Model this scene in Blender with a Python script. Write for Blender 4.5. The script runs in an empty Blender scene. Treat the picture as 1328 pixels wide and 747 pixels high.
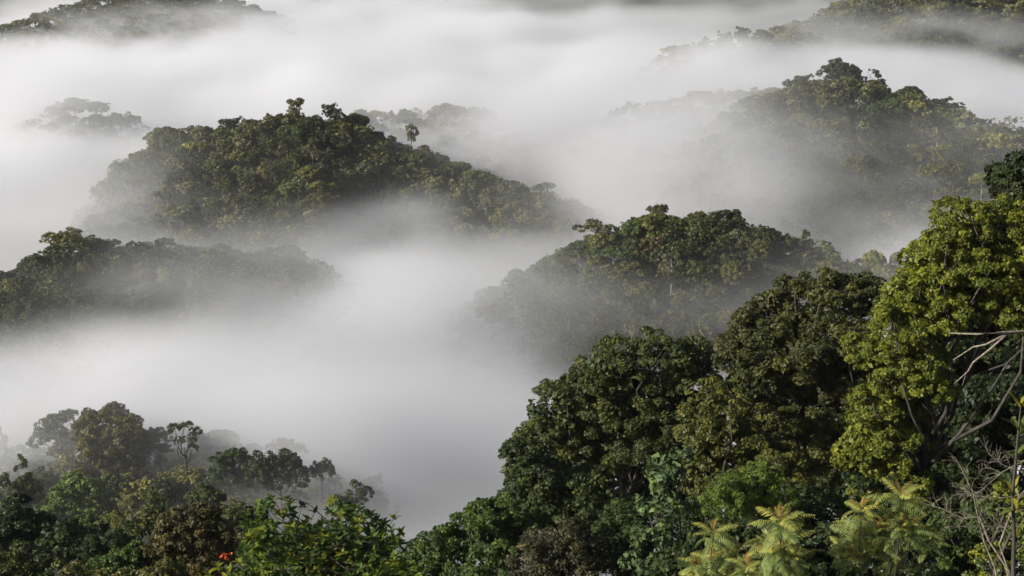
import bpy, math
import numpy as np
from mathutils import Vector, Matrix

sc = bpy.context.scene
COL = sc.collection
R = math.radians

# ------------------------------------------------------------------ camera
CAM_H = 220.0
PITCH = R(14.0)
FPX = 2106.0                      # focal length in pixels of the 1328 wide photograph
cd = bpy.data.cameras.new("camera")
cam = bpy.data.objects.new("camera", cd)
COL.objects.link(cam)
sc.camera = cam
cam.location = (0, 0, CAM_H)
cam.rotation_euler = (R(90) - PITCH, 0, 0)
cd.sensor_width = 36.0
cd.lens = FPX / 1328.0 * 36.0
cd.clip_start = 0.5
cd.clip_end = 20000.0

# ------------------------------------------------------------------ sky, sun, exposure
SUN_EL, SUN_AZ = R(25.0), R(-112.0)       # azimuth from +Y towards +X : the sun stands on the left, a little behind the camera
sun_dir = Vector((math.sin(SUN_AZ) * math.cos(SUN_EL), math.cos(SUN_AZ) * math.cos(SUN_EL), math.sin(SUN_EL)))
w = bpy.data.worlds.new("World")
sc.world = w
w.use_nodes = True
nt = w.node_tree
sky = nt.nodes.new("ShaderNodeTexSky")
sky.sky_type = "NISHITA"
sky.sun_disc = False
sky.sun_elevation = SUN_EL
sky.sun_rotation = SUN_AZ
sky.air_density = 1.0
sky.dust_density = 2.5
nt.nodes["Background"].inputs[1].default_value = 0.05
nt.links.new(sky.outputs[0], nt.nodes["Background"].inputs[0])
sl = bpy.data.lights.new("sun", "SUN")
sl.energy = 5.0
sl.angle = R(0.5)
sl.color = (1.0, 0.958, 0.90)
so = bpy.data.objects.new("sun", sl)
COL.objects.link(so)
so.rotation_euler = sun_dir.to_track_quat("Z", "Y").to_euler()
sc.view_settings.view_transform = "Standard"
sc.view_settings.look = "None"
sc.view_settings.exposure = 0.52
sc.view_settings.gamma = 1.0
cy = sc.cycles
cy.use_denoising = True
cy.max_bounces = 7
cy.diffuse_bounces = 2
cy.glossy_bounces = 1
cy.transmission_bounces = 2
cy.transparent_max_bounces = 256
cy.volume_bounces = 5
cy.volume_step_rate = 2.0
cy.use_adaptive_sampling = True
cy.adaptive_threshold = 0.015

# ------------------------------------------------------------------ helpers
rng = np.random.default_rng(7)
CP, SP = math.cos(PITCH), math.sin(PITCH)


def at(px, py, Y):
    """the point of the place seen at photo pixel px, py that stands Y metres ahead of the camera"""
    u, v = (px - 664.0) / FPX, (373.5 - py) / FPX
    s = Y / (CP + v * SP)
    return np.array([u * s, Y, CAM_H + s * (-SP + v * CP)])


def project(p):
    p = np.asarray(p, float)
    x, y, z = p[..., 0], p[..., 1], p[..., 2] - CAM_H
    d = y * CP - z * SP
    return 664 + FPX * x / d, 373.5 - FPX * (y * SP + z * CP) / d, d


def unit(v):
    return v / np.maximum(np.linalg.norm(v, axis=-1, keepdims=True), 1e-9)


def vnoise(shape, cells, seed):
    """smooth value noise on a regular lattice of any dimension; cells = lattice cells along each axis"""
    g = np.random.default_rng(seed)
    a = g.random([int(c) + 2 for c in cells])
    for ax, (n, c) in enumerate(zip(shape, cells)):
        t = np.linspace(0, int(c) - 1e-6, n)
        i = t.astype(int)
        f = t - i
        f = f * f * (3 - 2 * f)
        sh = [1] * a.ndim
        sh[ax] = n
        f = f.reshape(sh)
        a = np.take(a, i, ax) * (1 - f) + np.take(a, i + 1, ax) * f
    return a


def mesh(name, verts, faces, mat, attrs=None, smooth=False):
    """one mesh datablock from an n x 3 array and an m x 3 or m x 4 array (or a list of such)"""
    me = bpy.data.meshes.new(name)
    verts = np.asarray(verts, np.float32)
    fl = faces if isinstance(faces, list) else [faces]
    loops = np.concatenate([f.ravel() for f in fl]).astype(np.int32)
    tot = np.concatenate([np.full(len(f), f.shape[1]) for f in fl]).astype(np.int32)
    st = np.concatenate([[0], np.cumsum(tot)[:-1]]).astype(np.int32)
    me.vertices.add(len(verts))
    me.vertices.foreach_set("co", verts.ravel())
    me.loops.add(len(loops))
    me.loops.foreach_set("vertex_index", loops)
    me.polygons.add(len(tot))
    me.polygons.foreach_set("loop_start", st)
    me.polygons.foreach_set("loop_total", tot)
    me.polygons.foreach_set("use_smooth", np.full(len(tot), smooth))
    for k, v in (attrs or {}).items():
        v = np.asarray(v, np.float32)
        a = me.attributes.new(k, "FLOAT" if v.ndim == 1 else "FLOAT_COLOR", "POINT")
        a.data.foreach_set("value" if v.ndim == 1 else "color", v.ravel())
    me.materials.append(mat)
    me.update(calc_edges=True)
    return me


def link(name, me, parent=None, color=None):
    o = bpy.data.objects.new(name, me)
    COL.objects.link(o)
    if parent is not None:
        o.parent = parent
    if color is not None:
        o.color = (*color, 1.0)
    return o


def thing(name, loc, label, cat, group=None):
    o = bpy.data.objects.new(name, None)
    COL.objects.link(o)
    o.location = loc
    o.empty_display_size = 1.0
    o["label"] = label
    o["category"] = cat
    if group:
        o["group"] = group
    return o


class Tubes:
    """tapered round limbs collected into one mesh"""

    def __init__(self):
        self.v, self.f, self.n = [], [], 0

    def add(self, pts, rad, k=6):
        pts = np.asarray(pts, float)
        m = len(pts)
        rad = np.broadcast_to(np.asarray(rad, float), (m,))
        t = unit(np.gradient(pts, axis=0))
        ref = np.array([1.0, 0, 0]) if abs(t[0][0]) < 0.8 else np.array([0, 1.0, 0])
        a = unit(np.cross(t, ref))
        b = np.cross(t, a)
        th = np.arange(k) * 2 * math.pi / k
        ring = pts[:, None] + rad[:, None, None] * (a[:, None] * np.cos(th)[None, :, None] + b[:, None] * np.sin(th)[None, :, None])
        self.v.append(ring.reshape(-1, 3))
        i = np.arange(m - 1)[:, None] * k + np.arange(k)[None]
        j = np.arange(m - 1)[:, None] * k + (np.arange(k)[None] + 1) % k
        self.f.append(np.stack([i, j, j + k, i + k], -1).reshape(-1, 4) + self.n)
        self.n += m * k

    def limb(self, p, q, r0, r1, g, sag=0.12, k=5, n=5):
        """a crooked limb from p to q"""
        p, q = np.asarray(p, float), np.asarray(q, float)
        t = np.linspace(0, 1, n)[:, None]
        L = np.linalg.norm(q - p)
        w = np.sin(t * math.pi) * g.normal(0, sag * L, 3) + np.sin(t * 2 * math.pi) * g.normal(0, sag * 0.5 * L, 3)
        self.add(p + (q - p) * t + w, np.linspace(r0, r1, n), k)

    def mesh(self, name, mat):
        return mesh(name, np.concatenate(self.v), np.concatenate(self.f), mat, smooth=True)


# ------------------------------------------------------------------ materials
def new_mat(name):
    m = bpy.data.materials.new(name)
    m.use_nodes = True
    t = m.node_tree
    return m, t, t.nodes["Principled BSDF"], t.nodes["Material Output"]


def foliage_mat(name, per_leaf=True, yellow=(1.3, 1.18, 0.7), transl=0.22, rough=0.5, spec=0.2, use_attr=False):
    """leaf: the tree's own colour (object colour, or a stored colour for the mass of trees) varied leaf by leaf"""
    m, t, b, out = new_mat(name)
    N, L = t.nodes.new, t.links.new
    if use_attr:
        src = N("ShaderNodeAttribute")
        src.attribute_name = "treecol"
        col = src.outputs["Color"]
    else:
        src = N("ShaderNodeObjectInfo")
        col = src.outputs["Color"]
    at_ = N("ShaderNodeAttribute")
    at_.attribute_name = "tint"
    ramp = N("ShaderNodeValToRGB")
    e = ramp.color_ramp.elements
    e[0].position, e[0].color = 0.0, (0.78, 0.9, 0.85, 1)
    e[1].position, e[1].color = 1.0, (yellow[0] * 1.75, yellow[1] * 1.7, yellow[2] * 1.5, 1)
    x = ramp.color_ramp.elements.new(0.6)
    x.color = (1.55, 1.5, 1.35, 1)
    L(at_.outputs["Fac"], ramp.inputs[0])
    mul = N("ShaderNodeMixRGB")
    mul.blend_type = "MULTIPLY"
    mul.inputs[0].default_value = 1.0
    L(col, mul.inputs[1])
    L(ramp.outputs[0], mul.inputs[2])
    L(mul.outputs[0], b.inputs["Base Color"])
    b.inputs["Roughness"].default_value = rough
    b.inputs["Specular IOR Level"].default_value = spec
    tr = N("ShaderNodeBsdfTranslucent")
    L(mul.outputs[0], tr.inputs["Color"])
    mix = N("ShaderNodeMixShader")
    mix.inputs[0].default_value = transl
    L(b.outputs[0], mix.inputs[1])
    L(tr.outputs[0], mix.inputs[2])
    L(mix.outputs[0], out.inputs["Surface"])
    return m


def bark_mat(name, c0, c1, scale=1.5):
    m, t, b, out = new_mat(name)
    N, L = t.nodes.new, t.links.new
    tc = N("ShaderNodeTexCoord")
    n = N("ShaderNodeTexNoise")
    n.inputs["Scale"].default_value = scale
    n.inputs["Detail"].default_value = 5
    L(tc.outputs["Object"], n.inputs["Vector"])
    r = N("ShaderNodeValToRGB")
    r.color_ramp.elements[0].position, r.color_ramp.elements[0].color = 0.35, (*c0, 1)
    r.color_ramp.elements[1].position, r.color_ramp.elements[1].color = 0.65, (*c1, 1)
    L(n.outputs["Fac"], r.inputs[0])
    L(r.outputs[0], b.inputs["Base Color"])
    b.inputs["Roughness"].default_value = 0.85
    return m


M_leaf = foliage_mat("foliage")
M_mass = foliage_mat("forest_foliage", use_attr=True)
M_gloss = foliage_mat("glossy_leaf", yellow=(1.8, 1.25, 0.6), transl=0.35, rough=0.5, spec=0.2)
M_bark = bark_mat("bark", (0.022, 0.019, 0.015), (0.07, 0.06, 0.048))
M_pale = bark_mat("pale_bark", (0.13, 0.12, 0.1), (0.30, 0.28, 0.24))
M_dead = bark_mat("dead_wood", (0.12, 0.10, 0.07), (0.30, 0.26, 0.19), 6.0)

m, t, b, out = new_mat("blossom")
b.inputs["Base Color"].default_value = (0.62, 0.13, 0.02, 1)
b.inputs["Roughness"].default_value = 0.5
M_blossom = m

m, t, b, out = new_mat("forest_floor")
tc = t.nodes.new("ShaderNodeTexCoord")
n1 = t.nodes.new("ShaderNodeTexNoise")
n1.inputs["Scale"].default_value = 0.25
n1.inputs["Detail"].default_value = 8
t.links.new(tc.outputs["Object"], n1.inputs["Vector"])
r = t.nodes.new("ShaderNodeValToRGB")
r.color_ramp.elements[0].position, r.color_ramp.elements[0].color = 0.35, (0.012, 0.018, 0.007, 1)
r.color_ramp.elements[1].position, r.color_ramp.elements[1].color = 0.7, (0.035, 0.045, 0.015, 1)
t.links.new(n1.outputs["Fac"], r.inputs[0])
t.links.new(r.outputs[0], b.inputs["Base Color"])
b.inputs["Roughness"].default_value = 0.95
bp = t.nodes.new("ShaderNodeBump")
bp.inputs["Distance"].default_value = 2.0
t.links.new(n1.outputs["Fac"], bp.inputs["Height"])
t.links.new(bp.outputs[0], b.inputs["Normal"])
M_ground = m

# ------------------------------------------------------------------ terrain
# hill: crest points (photo px, py of the tree tops there, distance), height of trees on it, slope
HILLS = {
    "A": dict(crest=[(60, 330, 735), (115, 262, 735), (150, 208, 735), (215, 166, 740), (300, 158, 745), (390, 140, 750), (450, 150, 755), (520, 183, 750), (600, 218, 735), (670, 240, 725), (715, 252, 715), (745, 275, 708), (800, 350, 700)], tree=16, k=0.40, r=16, reach=130),
    "B": dict(crest=[(-60, 365, 520), (20, 345, 520), (90, 312, 525), (180, 312, 530), (250, 312, 535), (320, 325, 540), (400, 330, 545), (430, 345, 548), (455, 372, 550), (500, 440, 550)], tree=14, k=0.30, r=14, reach=85),
    "C": dict(crest=[(575, 480, 488), (620, 420, 492), (650, 378, 495), (710, 345, 500), (770, 300, 503), (850, 280, 505), (930, 275, 508), (1000, 295, 508), (1060, 325, 500), (1130, 338, 495), (1180, 348, 490)], tree=15, k=0.40, r=14, reach=90),
    "D": dict(crest=[(850, 300, 725), (885, 240, 738), (912, 195, 746), (960, 160, 763), (1010, 115, 776), (1080, 92, 785), (1150, 105, 785), (1220, 132, 772), (1270, 150, 754), (1340, 170, 728), (1420, 190, 711)], tree=17, k=0.5, r=18, reach=150),
    "S": dict(crest=[(850, 128, 867), (920, 112, 871), (990, 108, 880)], tree=16, k=0.35, r=15, reach=60),
    "E": dict(crest=[(1062, 16, 1109), (1110, -10, 1118), (1200, -28, 1127), (1300, -30, 1135), (1420, -35, 1144)], tree=17, k=0.5, r=20, reach=150),
    "P": dict(crest=[(890, 50, 1032), (950, 35, 1041), (1020, 27, 1045)], tree=16, k=0.7, r=14, reach=60),
    "F": dict(crest=[(-60, 30, 1330), (0, 30, 1340), (70, 6, 1350), (140, -12, 1370), (220, -30, 1400)], tree=17, k=0.40, r=20, reach=180),
    "G": dict(crest=[(490, 140, 880), (560, 130, 880), (640, 142, 880), (690, 158, 880)], tree=16, k=0.35, r=14, reach=70),
    "H": dict(crest=[(70, 134, 880), (108, 122, 880), (140, 138, 880)], tree=16, k=0.7, r=12, reach=45),
    "I": dict(crest=[(-60, 575, 345), (0, 572, 345), (70, 548, 345), (150, 556, 340), (250, 556, 335), (330, 588, 330), (400, 597, 330), (440, 618, 330), (470, 645, 325), (505, 690, 322), (560, 790, 318)], tree=17, k=0.17, r=16, reach=85),
    "J": dict(crest=[(215, 556, 400), (270, 562, 400), (310, 588, 398)], tree=13, k=0.5, r=10, reach=25),
    "K": dict(crest=[(-70, 690, 172), (0, 690, 170), (100, 705, 165), (200, 700, 148), (300, 700, 140), (360, 720, 120)], tree=13, k=0.35, r=10, reach=0),
}
for h in HILLS.values():
    h["pts"] = np.array([at(*c) - np.array([0, 0, h["tree"]]) for c in h["crest"]])
HILLS["L"] = dict(tree=12, k=0.5, r=8, reach=0, pts=np.array([(16, -60, 232), (8, 0, 217), (13, 45, 197), (20, 75, 184), (36, 105, 173), (30, 132, 160), (14, 158, 142), (0, 215, 92)], float))
HILLS["N"] = dict(tree=17, k=0.16, r=40, reach=0, pts=np.array([(-1500, 1950, 120), (-700, 1800, 135), (-200, 1760, 120), (150, 1740, 138), (600, 1700, 150), (1500, 1800, 140)], float))


def seg_dist(x, y, pts):
    best = np.full(x.shape, 1e9)
    zz = np.zeros(x.shape)
    for p, q in zip(pts[:-1], pts[1:]):
        dx, dy = q[0] - p[0], q[1] - p[1]
        s = np.clip(((x - p[0]) * dx + (y - p[1]) * dy) / (dx * dx + dy * dy), 0, 1)
        d = np.hypot(x - p[0] - s * dx, y - p[1] - s * dy)
        z = p[2] + s * (q[2] - p[2])
        m = d < best
        best = np.where(m, d, best)
        zz = np.where(m, z, zz)
    return best, zz


def ground(x, y):
    x, y = np.asarray(x, float), np.asarray(y, float)
    h = 32 + 6 * np.sin(x / 130 + 1) * np.sin(y / 170)
    for H in HILLS.values():
        d, zc = seg_dist(x, y, H["pts"])
        z = zc - H["k"] * (np.sqrt(d * d + H["r"] ** 2) - H["r"])
        h = np.maximum(h, z) + 2.0 * np.exp(-np.abs(h - z) / 5.0)
    return h + 1.2 * np.sin(x / 17 + 2 * np.sin(y / 31)) * np.sin(y / 21 + 1)


gx = np.concatenate([[-9000, -4000, -2000, -1300], np.arange(-900, 901, 7.0), [1300, 2000, 4000, 9000]])
gy = np.concatenate([[-9000, -3000, -1000, -400], np.arange(-150, 2100, 7.0), [2400, 3000, 5000, 12000]])
X, Yg = np.meshgrid(gx, gy)
nx, ny = len(gx), len(gy)
i = (np.arange(ny - 1)[:, None] * nx + np.arange(nx - 1)[None]).ravel()
o = link("terrain", mesh("terrain", np.stack([X, Yg, ground(X, Yg)], -1).reshape(-1, 3), np.stack([i, i + 1, i + 1 + nx, i + nx], -1), M_ground, smooth=True))
o["kind"] = "structure"
o["label"] = "steep forested valley ground under trees and mist"

# ------------------------------------------------------------------ mist : a density lattice, filled into a volume
MN, VS = np.array([-720.0, 60.0, 20.0]), np.array([8.0, 8.0, 4.0])
NV = np.array([181, 244, 36])
zz, yy, xx = np.meshgrid(*[np.arange(NV[k]) * VS[k] + MN[k] for k in (2, 1, 0)], indexing="ij")
shp = zz.shape
top2 = 20 * (vnoise(shp[1:], (20, 12), 1) - 0.5) + 14 * (vnoise(shp[1:], (52, 34), 2) - 0.5) + 12 * (vnoise(shp[1:], (9, 7), 3) - 0.5)
n3 = 0.55 * vnoise(shp, (5, 34, 26), 4) + 0.3 * vnoise(shp, (9, 70, 54), 5) + 0.15 * vnoise(shp, (16, 130, 100), 6)

FOG_TOP = [  # photo px, py, distance, reach across, reach along, change of the mist's upper level in metres
    (200, 650, 290, 70, 60, -18),
    (600, 275, 670, 85, 60, -16),
    (340, 375, 515, 50, 40, -12),
    (720, 395, 455, 60, 40, -10),
    (60, 30, 1280, 160, 70, -10),
    (540, 650, 300, 40, 60, 14),
    (500, 380, 515, 26, 60, 10),
    (590, 405, 470, 32, 50, 10),
    (780, 215, 800, 70, 90, 14),
    (1120, 200, 730, 120, 90, -16),
    (1150, 300, 620, 90, 60, -14),
    (470, 305, 640, 150, 78, -27),
    (200, 230, 715, 60, 60, -9),
    (850, 390, 450, 85, 36, -13),
    (1010, 330, 480, 60, 40, -8),
    (200, 375, 500, 120, 34, -10),
    (1200, 92, 970, 170, 60, 18),
    (700, 5, 1600, 800, 140, 20),
    (250, 480, 405, 130, 45, 5),
    (620, 450, 420, 70, 60, 5),
    (300, 60, 1250, 320, 260, 12),
    (560, 70, 1150, 220, 100, 8),
    (1320, 90, 1100, 150, 120, -4),
]
PUFFS = [  # photo px, py, distance, radii x y z, density : veils that hang about the slopes
    (200, 250, 700, 45, 36, 18, 0.006),
    (430, 305, 650, 120, 30, 18, 0.005),
    (150, 665, 285, 60, 36, 16, 0.001),
    (620, 270, 690, 60, 40, 14, 0.004),
    (860, 205, 745, 60, 80, 30, 0.035),
    (915, 130, 835, 60, 40, 24, 0.010),
    (1050, 45, 1040, 40, 50, 20, 0.008),
    (1100, 215, 725, 90, 25, 10, 0.004),
    (1250, 195, 690, 50, 36, 12, 0.005),
    (1000, 250, 700, 60, 45, 16, 0.006),
    (960, 72, 1015, 100, 50, 16, 0.006),
    (1220, 75, 1060, 80, 50, 14, 0.006),
    (690, 400, 470, 22, 26, 14, 0.016),
    (900, 430, 450, 50, 26, 8, 0.008),
    (1090, 350, 475, 30, 20, 7, 0.012),
    (150, 60, 1330, 100, 50, 16, 0.003),
    (190, 215, 715, 36, 30, 16, 0.004),
    (1265, 165, 735, 60, 22, 10, 0.007),
    (30, 575, 345, 18, 22, 14, 0.006),
    (580, 150, 860, 70, 34, 20, 0.012),
    (100, 125, 850, 60, 34, 18, 0.018),
    (270, 580, 380, 30, 14, 20, 0.012),
    (430, 640, 325, 18, 20, 10, 0.010),
]
BASE_TOP, SOFT, RHO = 94.0, 12.0, 0.034
top = BASE_TOP + top2
for px, py, Y, rx, ry, dz in FOG_TOP:
    c = at(px, py, Y)
    top = top + dz * np.exp(-((xx[0] - c[0]) / rx) ** 2 - ((yy[0] - c[1]) / ry) ** 2)
e = np.clip((top[None] + 38 * (n3 - 0.5) - zz) / (2 * SOFT) + 0.5, 0, 1)
thick = vnoise(shp[1:], (16, 9), 21) * 0.6 + vnoise(shp[1:], (40, 22), 22) * 0.4
thick = np.clip(0.12 + 3.6 * (thick - 0.28), 0.12, 1.7)
for px, py, Y, rx, ry, d in ((200, 470, 415, 130, 62, 1.3), (500, 440, 455, 80, 90, 1.3), (570, 165, 850, 90, 60, 1.3), (90, 150, 850, 80, 60, 1.3), (1180, 330, 600, 60, 50, 1.2)):
    c = at(px, py, Y)
    thick = np.maximum(thick, d * np.exp(-((xx[0] - c[0]) / rx) ** 4 - ((yy[0] - c[1]) / ry) ** 4))
dens = RHO * e * e * (3 - 2 * e) * thick[None]
wisp = 0.6 * vnoise(shp, (7, 40, 18), 8) + 0.4 * vnoise(shp, (14, 90, 40), 9)
dens += 0.013 * np.clip(5 * (wisp - 0.56), 0, 1) * np.clip((top[None] + 34 - zz) / 22, 0, 1)
dens += 0.0004 * np.clip((top[None] + 34 - zz) / 40, 0, 1) * np.clip(2.4 * (n3 - 0.3), 0, 1.5)
for px, py, Y, rx, ry, rz, d in PUFFS:
    c = at(px, py, Y)
    g = np.exp(-((xx - c[0]) / rx) ** 2 - ((yy - c[1]) / ry) ** 2 - ((zz - c[2]) / rz) ** 2)
    dens += d * g * np.clip(2.6 * (n3 - 0.28), 0, 1.6)
dens *= np.clip((yy - 150) / 90, 0, 1)
dens[-1] = 0


def clear_to_camera(p):
    """share of light that reaches the camera from p through the mist"""
    s = (np.arange(80) + 0.5) / 80
    q = np.array([0, 0, CAM_H]) + (p - np.array([0, 0, CAM_H])) * s[:, None]
    k = np.round((q - MN) / VS).astype(int)
    ok = ((k >= 0) & (k < NV)).all(1)
    k = k[ok]
    return math.exp(-dens[k[:, 2], k[:, 1], k[:, 0]].sum() * np.linalg.norm(p - np.array([0, 0, CAM_H])) / 80)


M_mist = bpy.data.materials.new("mist")
M_mist.use_nodes = True
t = M_mist.node_tree
t.nodes.remove(t.nodes["Principled BSDF"])
pv = t.nodes.new("ShaderNodeVolumePrincipled")
pv.inputs["Density"].default_value = 1.0
pv.inputs["Color"].default_value = (0.970, 0.973, 0.986, 1)
pv.inputs["Anisotropy"].default_value = 0.25
t.links.new(pv.outputs[0], t.nodes["Material Output"].inputs["Volume"])

me = bpy.data.meshes.new("mist")
me.vertices.add(dens.size)
me.vertices.foreach_set("co", np.stack([xx, yy, zz], -1).astype(np.float32).ravel())
me.attributes.new("density", "FLOAT", "POINT").data.foreach_set("value", dens.astype(np.float32).ravel())
me.materials.append(M_mist)
mist = link("mist", me)
mist["kind"] = "stuff"
mist["label"] = "white morning mist lying in the valley between the forested hills"
ng = bpy.data.node_groups.new("mist", "GeometryNodeTree")
ng.interface.new_socket("Geometry", in_out="INPUT", socket_type="NodeSocketGeometry")
ng.interface.new_socket("Geometry", in_out="OUTPUT", socket_type="NodeSocketGeometry")
N, L = ng.nodes.new, ng.links.new
gi, go = N("NodeGroupInput"), N("NodeGroupOutput")
vc, si, na, pos = N("GeometryNodeVolumeCube"), N("GeometryNodeSampleIndex"), N("GeometryNodeInputNamedAttribute"), N("GeometryNodeInputPosition")
na.data_type = si.data_type = "FLOAT"
na.inputs[0].default_value = "density"
si.clamp = True


def vmath(op, val):
    x = N("ShaderNodeVectorMath")
    x.operation = op
    if val is not None:
        x.inputs[1].default_value = [float(q) for q in val]
    return x


chain = [vmath("SUBTRACT", MN), vmath("DIVIDE", VS), vmath("ADD", (0.5, 0.5, 0.5)), vmath("FLOOR", None), vmath("DOT_PRODUCT", (1, NV[0], NV[0] * NV[1]))]
L(pos.outputs[0], chain[0].inputs[0])
for a_, b_ in zip(chain[:-1], chain[1:]):
    L(a_.outputs[0], b_.inputs[0])
L(gi.outputs[0], si.inputs["Geometry"])
L(na.outputs[0], si.inputs["Value"])
L(chain[-1].outputs["Value"], si.inputs["Index"])
L(si.outputs[0], vc.inputs["Density"])
vc.inputs["Min"].default_value = MN
vc.inputs["Max"].default_value = MN + VS * (NV - 1)
for k_, n_ in zip("XYZ", NV):
    vc.inputs["Resolution " + k_].default_value = int(n_)
sm = N("GeometryNodeSetMaterial")
sm.inputs["Material"].default_value = M_mist
L(vc.outputs[0], sm.inputs[0])
L(sm.outputs[0], go.inputs[0])
mist.modifiers.new("mist", "NODES").node_group = ng

# ------------------------------------------------------------------ haze : thin even air round everything
M_haze = bpy.data.materials.new("haze")
M_haze.use_nodes = True
t = M_haze.node_tree
t.nodes.remove(t.nodes["Principled BSDF"])
pv = t.nodes.new("ShaderNodeVolumePrincipled")
pv.inputs["Density"].default_value = 0.00003
pv.inputs["Color"].default_value = (0.97, 0.98, 1.0, 1)
t.links.new(pv.outputs[0], t.nodes["Material Output"].inputs["Volume"])
lo, hi = np.array([-9500.0, -9500, -60]), np.array([9500.0, 12500, 262])
c8 = np.array([[(lo, hi)[a][0], (lo, hi)[b_][1], (lo, hi)[c][2]] for c in (0, 1) for b_ in (0, 1) for a in (0, 1)])
o = link("haze", mesh("haze", c8, np.array([(0, 2, 3, 1), (4, 5, 7, 6), (0, 1, 5, 4), (2, 6, 7, 3), (0, 4, 6, 2), (1, 3, 7, 5)]), M_haze))
o["kind"] = "stuff"
o["label"] = "thin pale haze in the valley air"


# ------------------------------------------------------------------ tree builders
def leaf_quads(P, Nn, size, g, aspect=0.6, jit=0.9, vary=0.35):
    """one diamond shaped leaf per point"""
    n = len(P)
    nn = unit(Nn + g.normal(0, jit, (n, 3)))
    a = unit(np.cross(nn, g.normal(0, 1, (n, 3))))
    b_ = np.cross(nn, a)
    s = (size * (1 + g.uniform(-vary, vary, n)))[:, None]
    V = np.stack([P - a * s * 0.5, P + b_ * s * 0.5 * aspect, P + a * s * 0.5, P - b_ * s * 0.5 * aspect], 1).reshape(-1, 3)
    F = np.arange(4 * n).reshape(-1, 4)
    return V, F


def puffs_of(lobes, g, nsub=12, rel=(0.3, 0.45), low=-0.25):
    """small puffs over the outer and upper side of every lobe : centre, radius, outward direction"""
    C, Rr, D = [], [], []
    for c, r in lobes:
        c, r = np.asarray(c, float), np.asarray(r, float)
        d = unit(g.normal(0, 1, (nsub * 3, 3)))
        d = d[d[:, 2] > low][:nsub]
        C.append(c + d * r * g.uniform(0.72, 0.95, (len(d), 1)))
        Rr.append(np.mean(r) * g.uniform(*rel, len(d)))
        D.append(unit(d + np.array([0, 0, 0.35])))
    return np.concatenate(C), np.concatenate(Rr), np.concatenate(D)


def crown_arrays(lobes, leaf, g, nsub=12, rel=(0.3, 0.45), low=-0.25, cover=1.6, aspect=0.6, tint=(0.45, 0.2)):
    C, Rr, D = puffs_of(lobes, g, nsub, rel, low)
    area = 0.5 * aspect * leaf * leaf
    n = np.maximum((cover * 2 * math.pi * Rr ** 2 / area).astype(int), 5)
    i = np.repeat(np.arange(len(C)), n)
    d = unit(g.normal(0, 1, (len(i), 3)) + 0.75 * D[i])
    rr = Rr[i] * g.uniform(0.7, 1.08, len(i))
    P = C[i] + d * rr[:, None] * np.array([1.15, 1.15, 0.68])      # flattened sprays, one above another
    # leaves deep inside another lobe would never be seen
    keep = np.ones(len(P), bool)
    for c, r in lobes:
        keep &= (((P - np.asarray(c)) / np.asarray(r)) ** 2).sum(1) > 0.3
    P, d, i = P[keep], d[keep], i[keep]
    V, F = leaf_quads(P, d + np.array([0, 0, 0.45]), leaf, g, aspect, 0.7, 0.5)
    tn = np.clip(tint[0] + g.normal(0, tint[1], len(P)) + (g.normal(0, 0.2, len(C)))[i], 0, 1)
    return V, F, np.repeat(tn, 4)


def ell(c, rx, rz=None):
    return (np.asarray(c, float), np.array([rx, rx, rz if rz else rx * 0.85]))


def species_lobes(kind, g, Rc, Hc, Ht):
    """lobes (crown radius Rc, crown height Hc, whole height Ht) and trunk top height"""
    zb = Ht - Hc
    L_ = []
    if kind == "dome":
        for k in range(13):
            a, q = g.uniform(0, 6.28), math.sqrt(g.uniform(0, 1)) * 0.72
            L_.append(ell((Rc * q * math.cos(a), Rc * q * math.sin(a), zb + Hc * (0.25 + 0.5 * math.sqrt(max(0, 1 - q * q))) * g.uniform(0.85, 1.05)), Rc * g.uniform(0.3, 0.42)))
        L_.append(ell((0, 0, zb + Hc * 0.45), Rc * 0.7, Hc * 0.42))
    elif kind == "umbrella":
        for k in range(10):
            a, q = k * 0.628 + g.uniform(-0.3, 0.3), g.uniform(0.25, 0.85)
            L_.append(ell((Rc * q * math.cos(a), Rc * q * math.sin(a), Ht - Hc * (0.35 + 0.3 * q) + g.normal(0, 0.25)), Rc * g.uniform(0.26, 0.38), Hc * g.uniform(0.2, 0.3)))
    elif kind == "emergent":
        for k in range(7):
            a, q = g.uniform(0, 6.28), g.uniform(0.1, 0.75)
            L_.append(ell((Rc * q * math.cos(a), Rc * q * math.sin(a), zb + Hc * g.uniform(0.2, 0.85)), Rc * g.uniform(0.25, 0.4), Hc * g.uniform(0.13, 0.2)))
    elif kind == "oval":
        for k in range(12):
            a, h = g.uniform(0, 6.28), g.uniform(0.12, 0.88)
            q = 0.55 * math.sin(math.pi * (h * 0.85 + 0.1))
            L_.append(ell((Rc * q * math.cos(a), Rc * q * math.sin(a), zb + Hc * h), Rc * g.uniform(0.32, 0.48)))
        L_.append(ell((0, 0, zb + Hc * 0.5), Rc * 0.55, Hc * 0.42))
    else:  # ragged
        for k in range(11):
            a, q = g.uniform(0, 6.28), math.sqrt(g.uniform(0.02, 1)) * 0.78
            L_.append(ell((Rc * q * math.cos(a), Rc * q * math.sin(a), zb + Hc * (0.2 + 0.65 * g.uniform(0, 1) * (1.1 - 0.6 * q))), Rc * g.uniform(0.24, 0.42), Rc * g.uniform(0.2, 0.32)))
    return L_, zb


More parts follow.
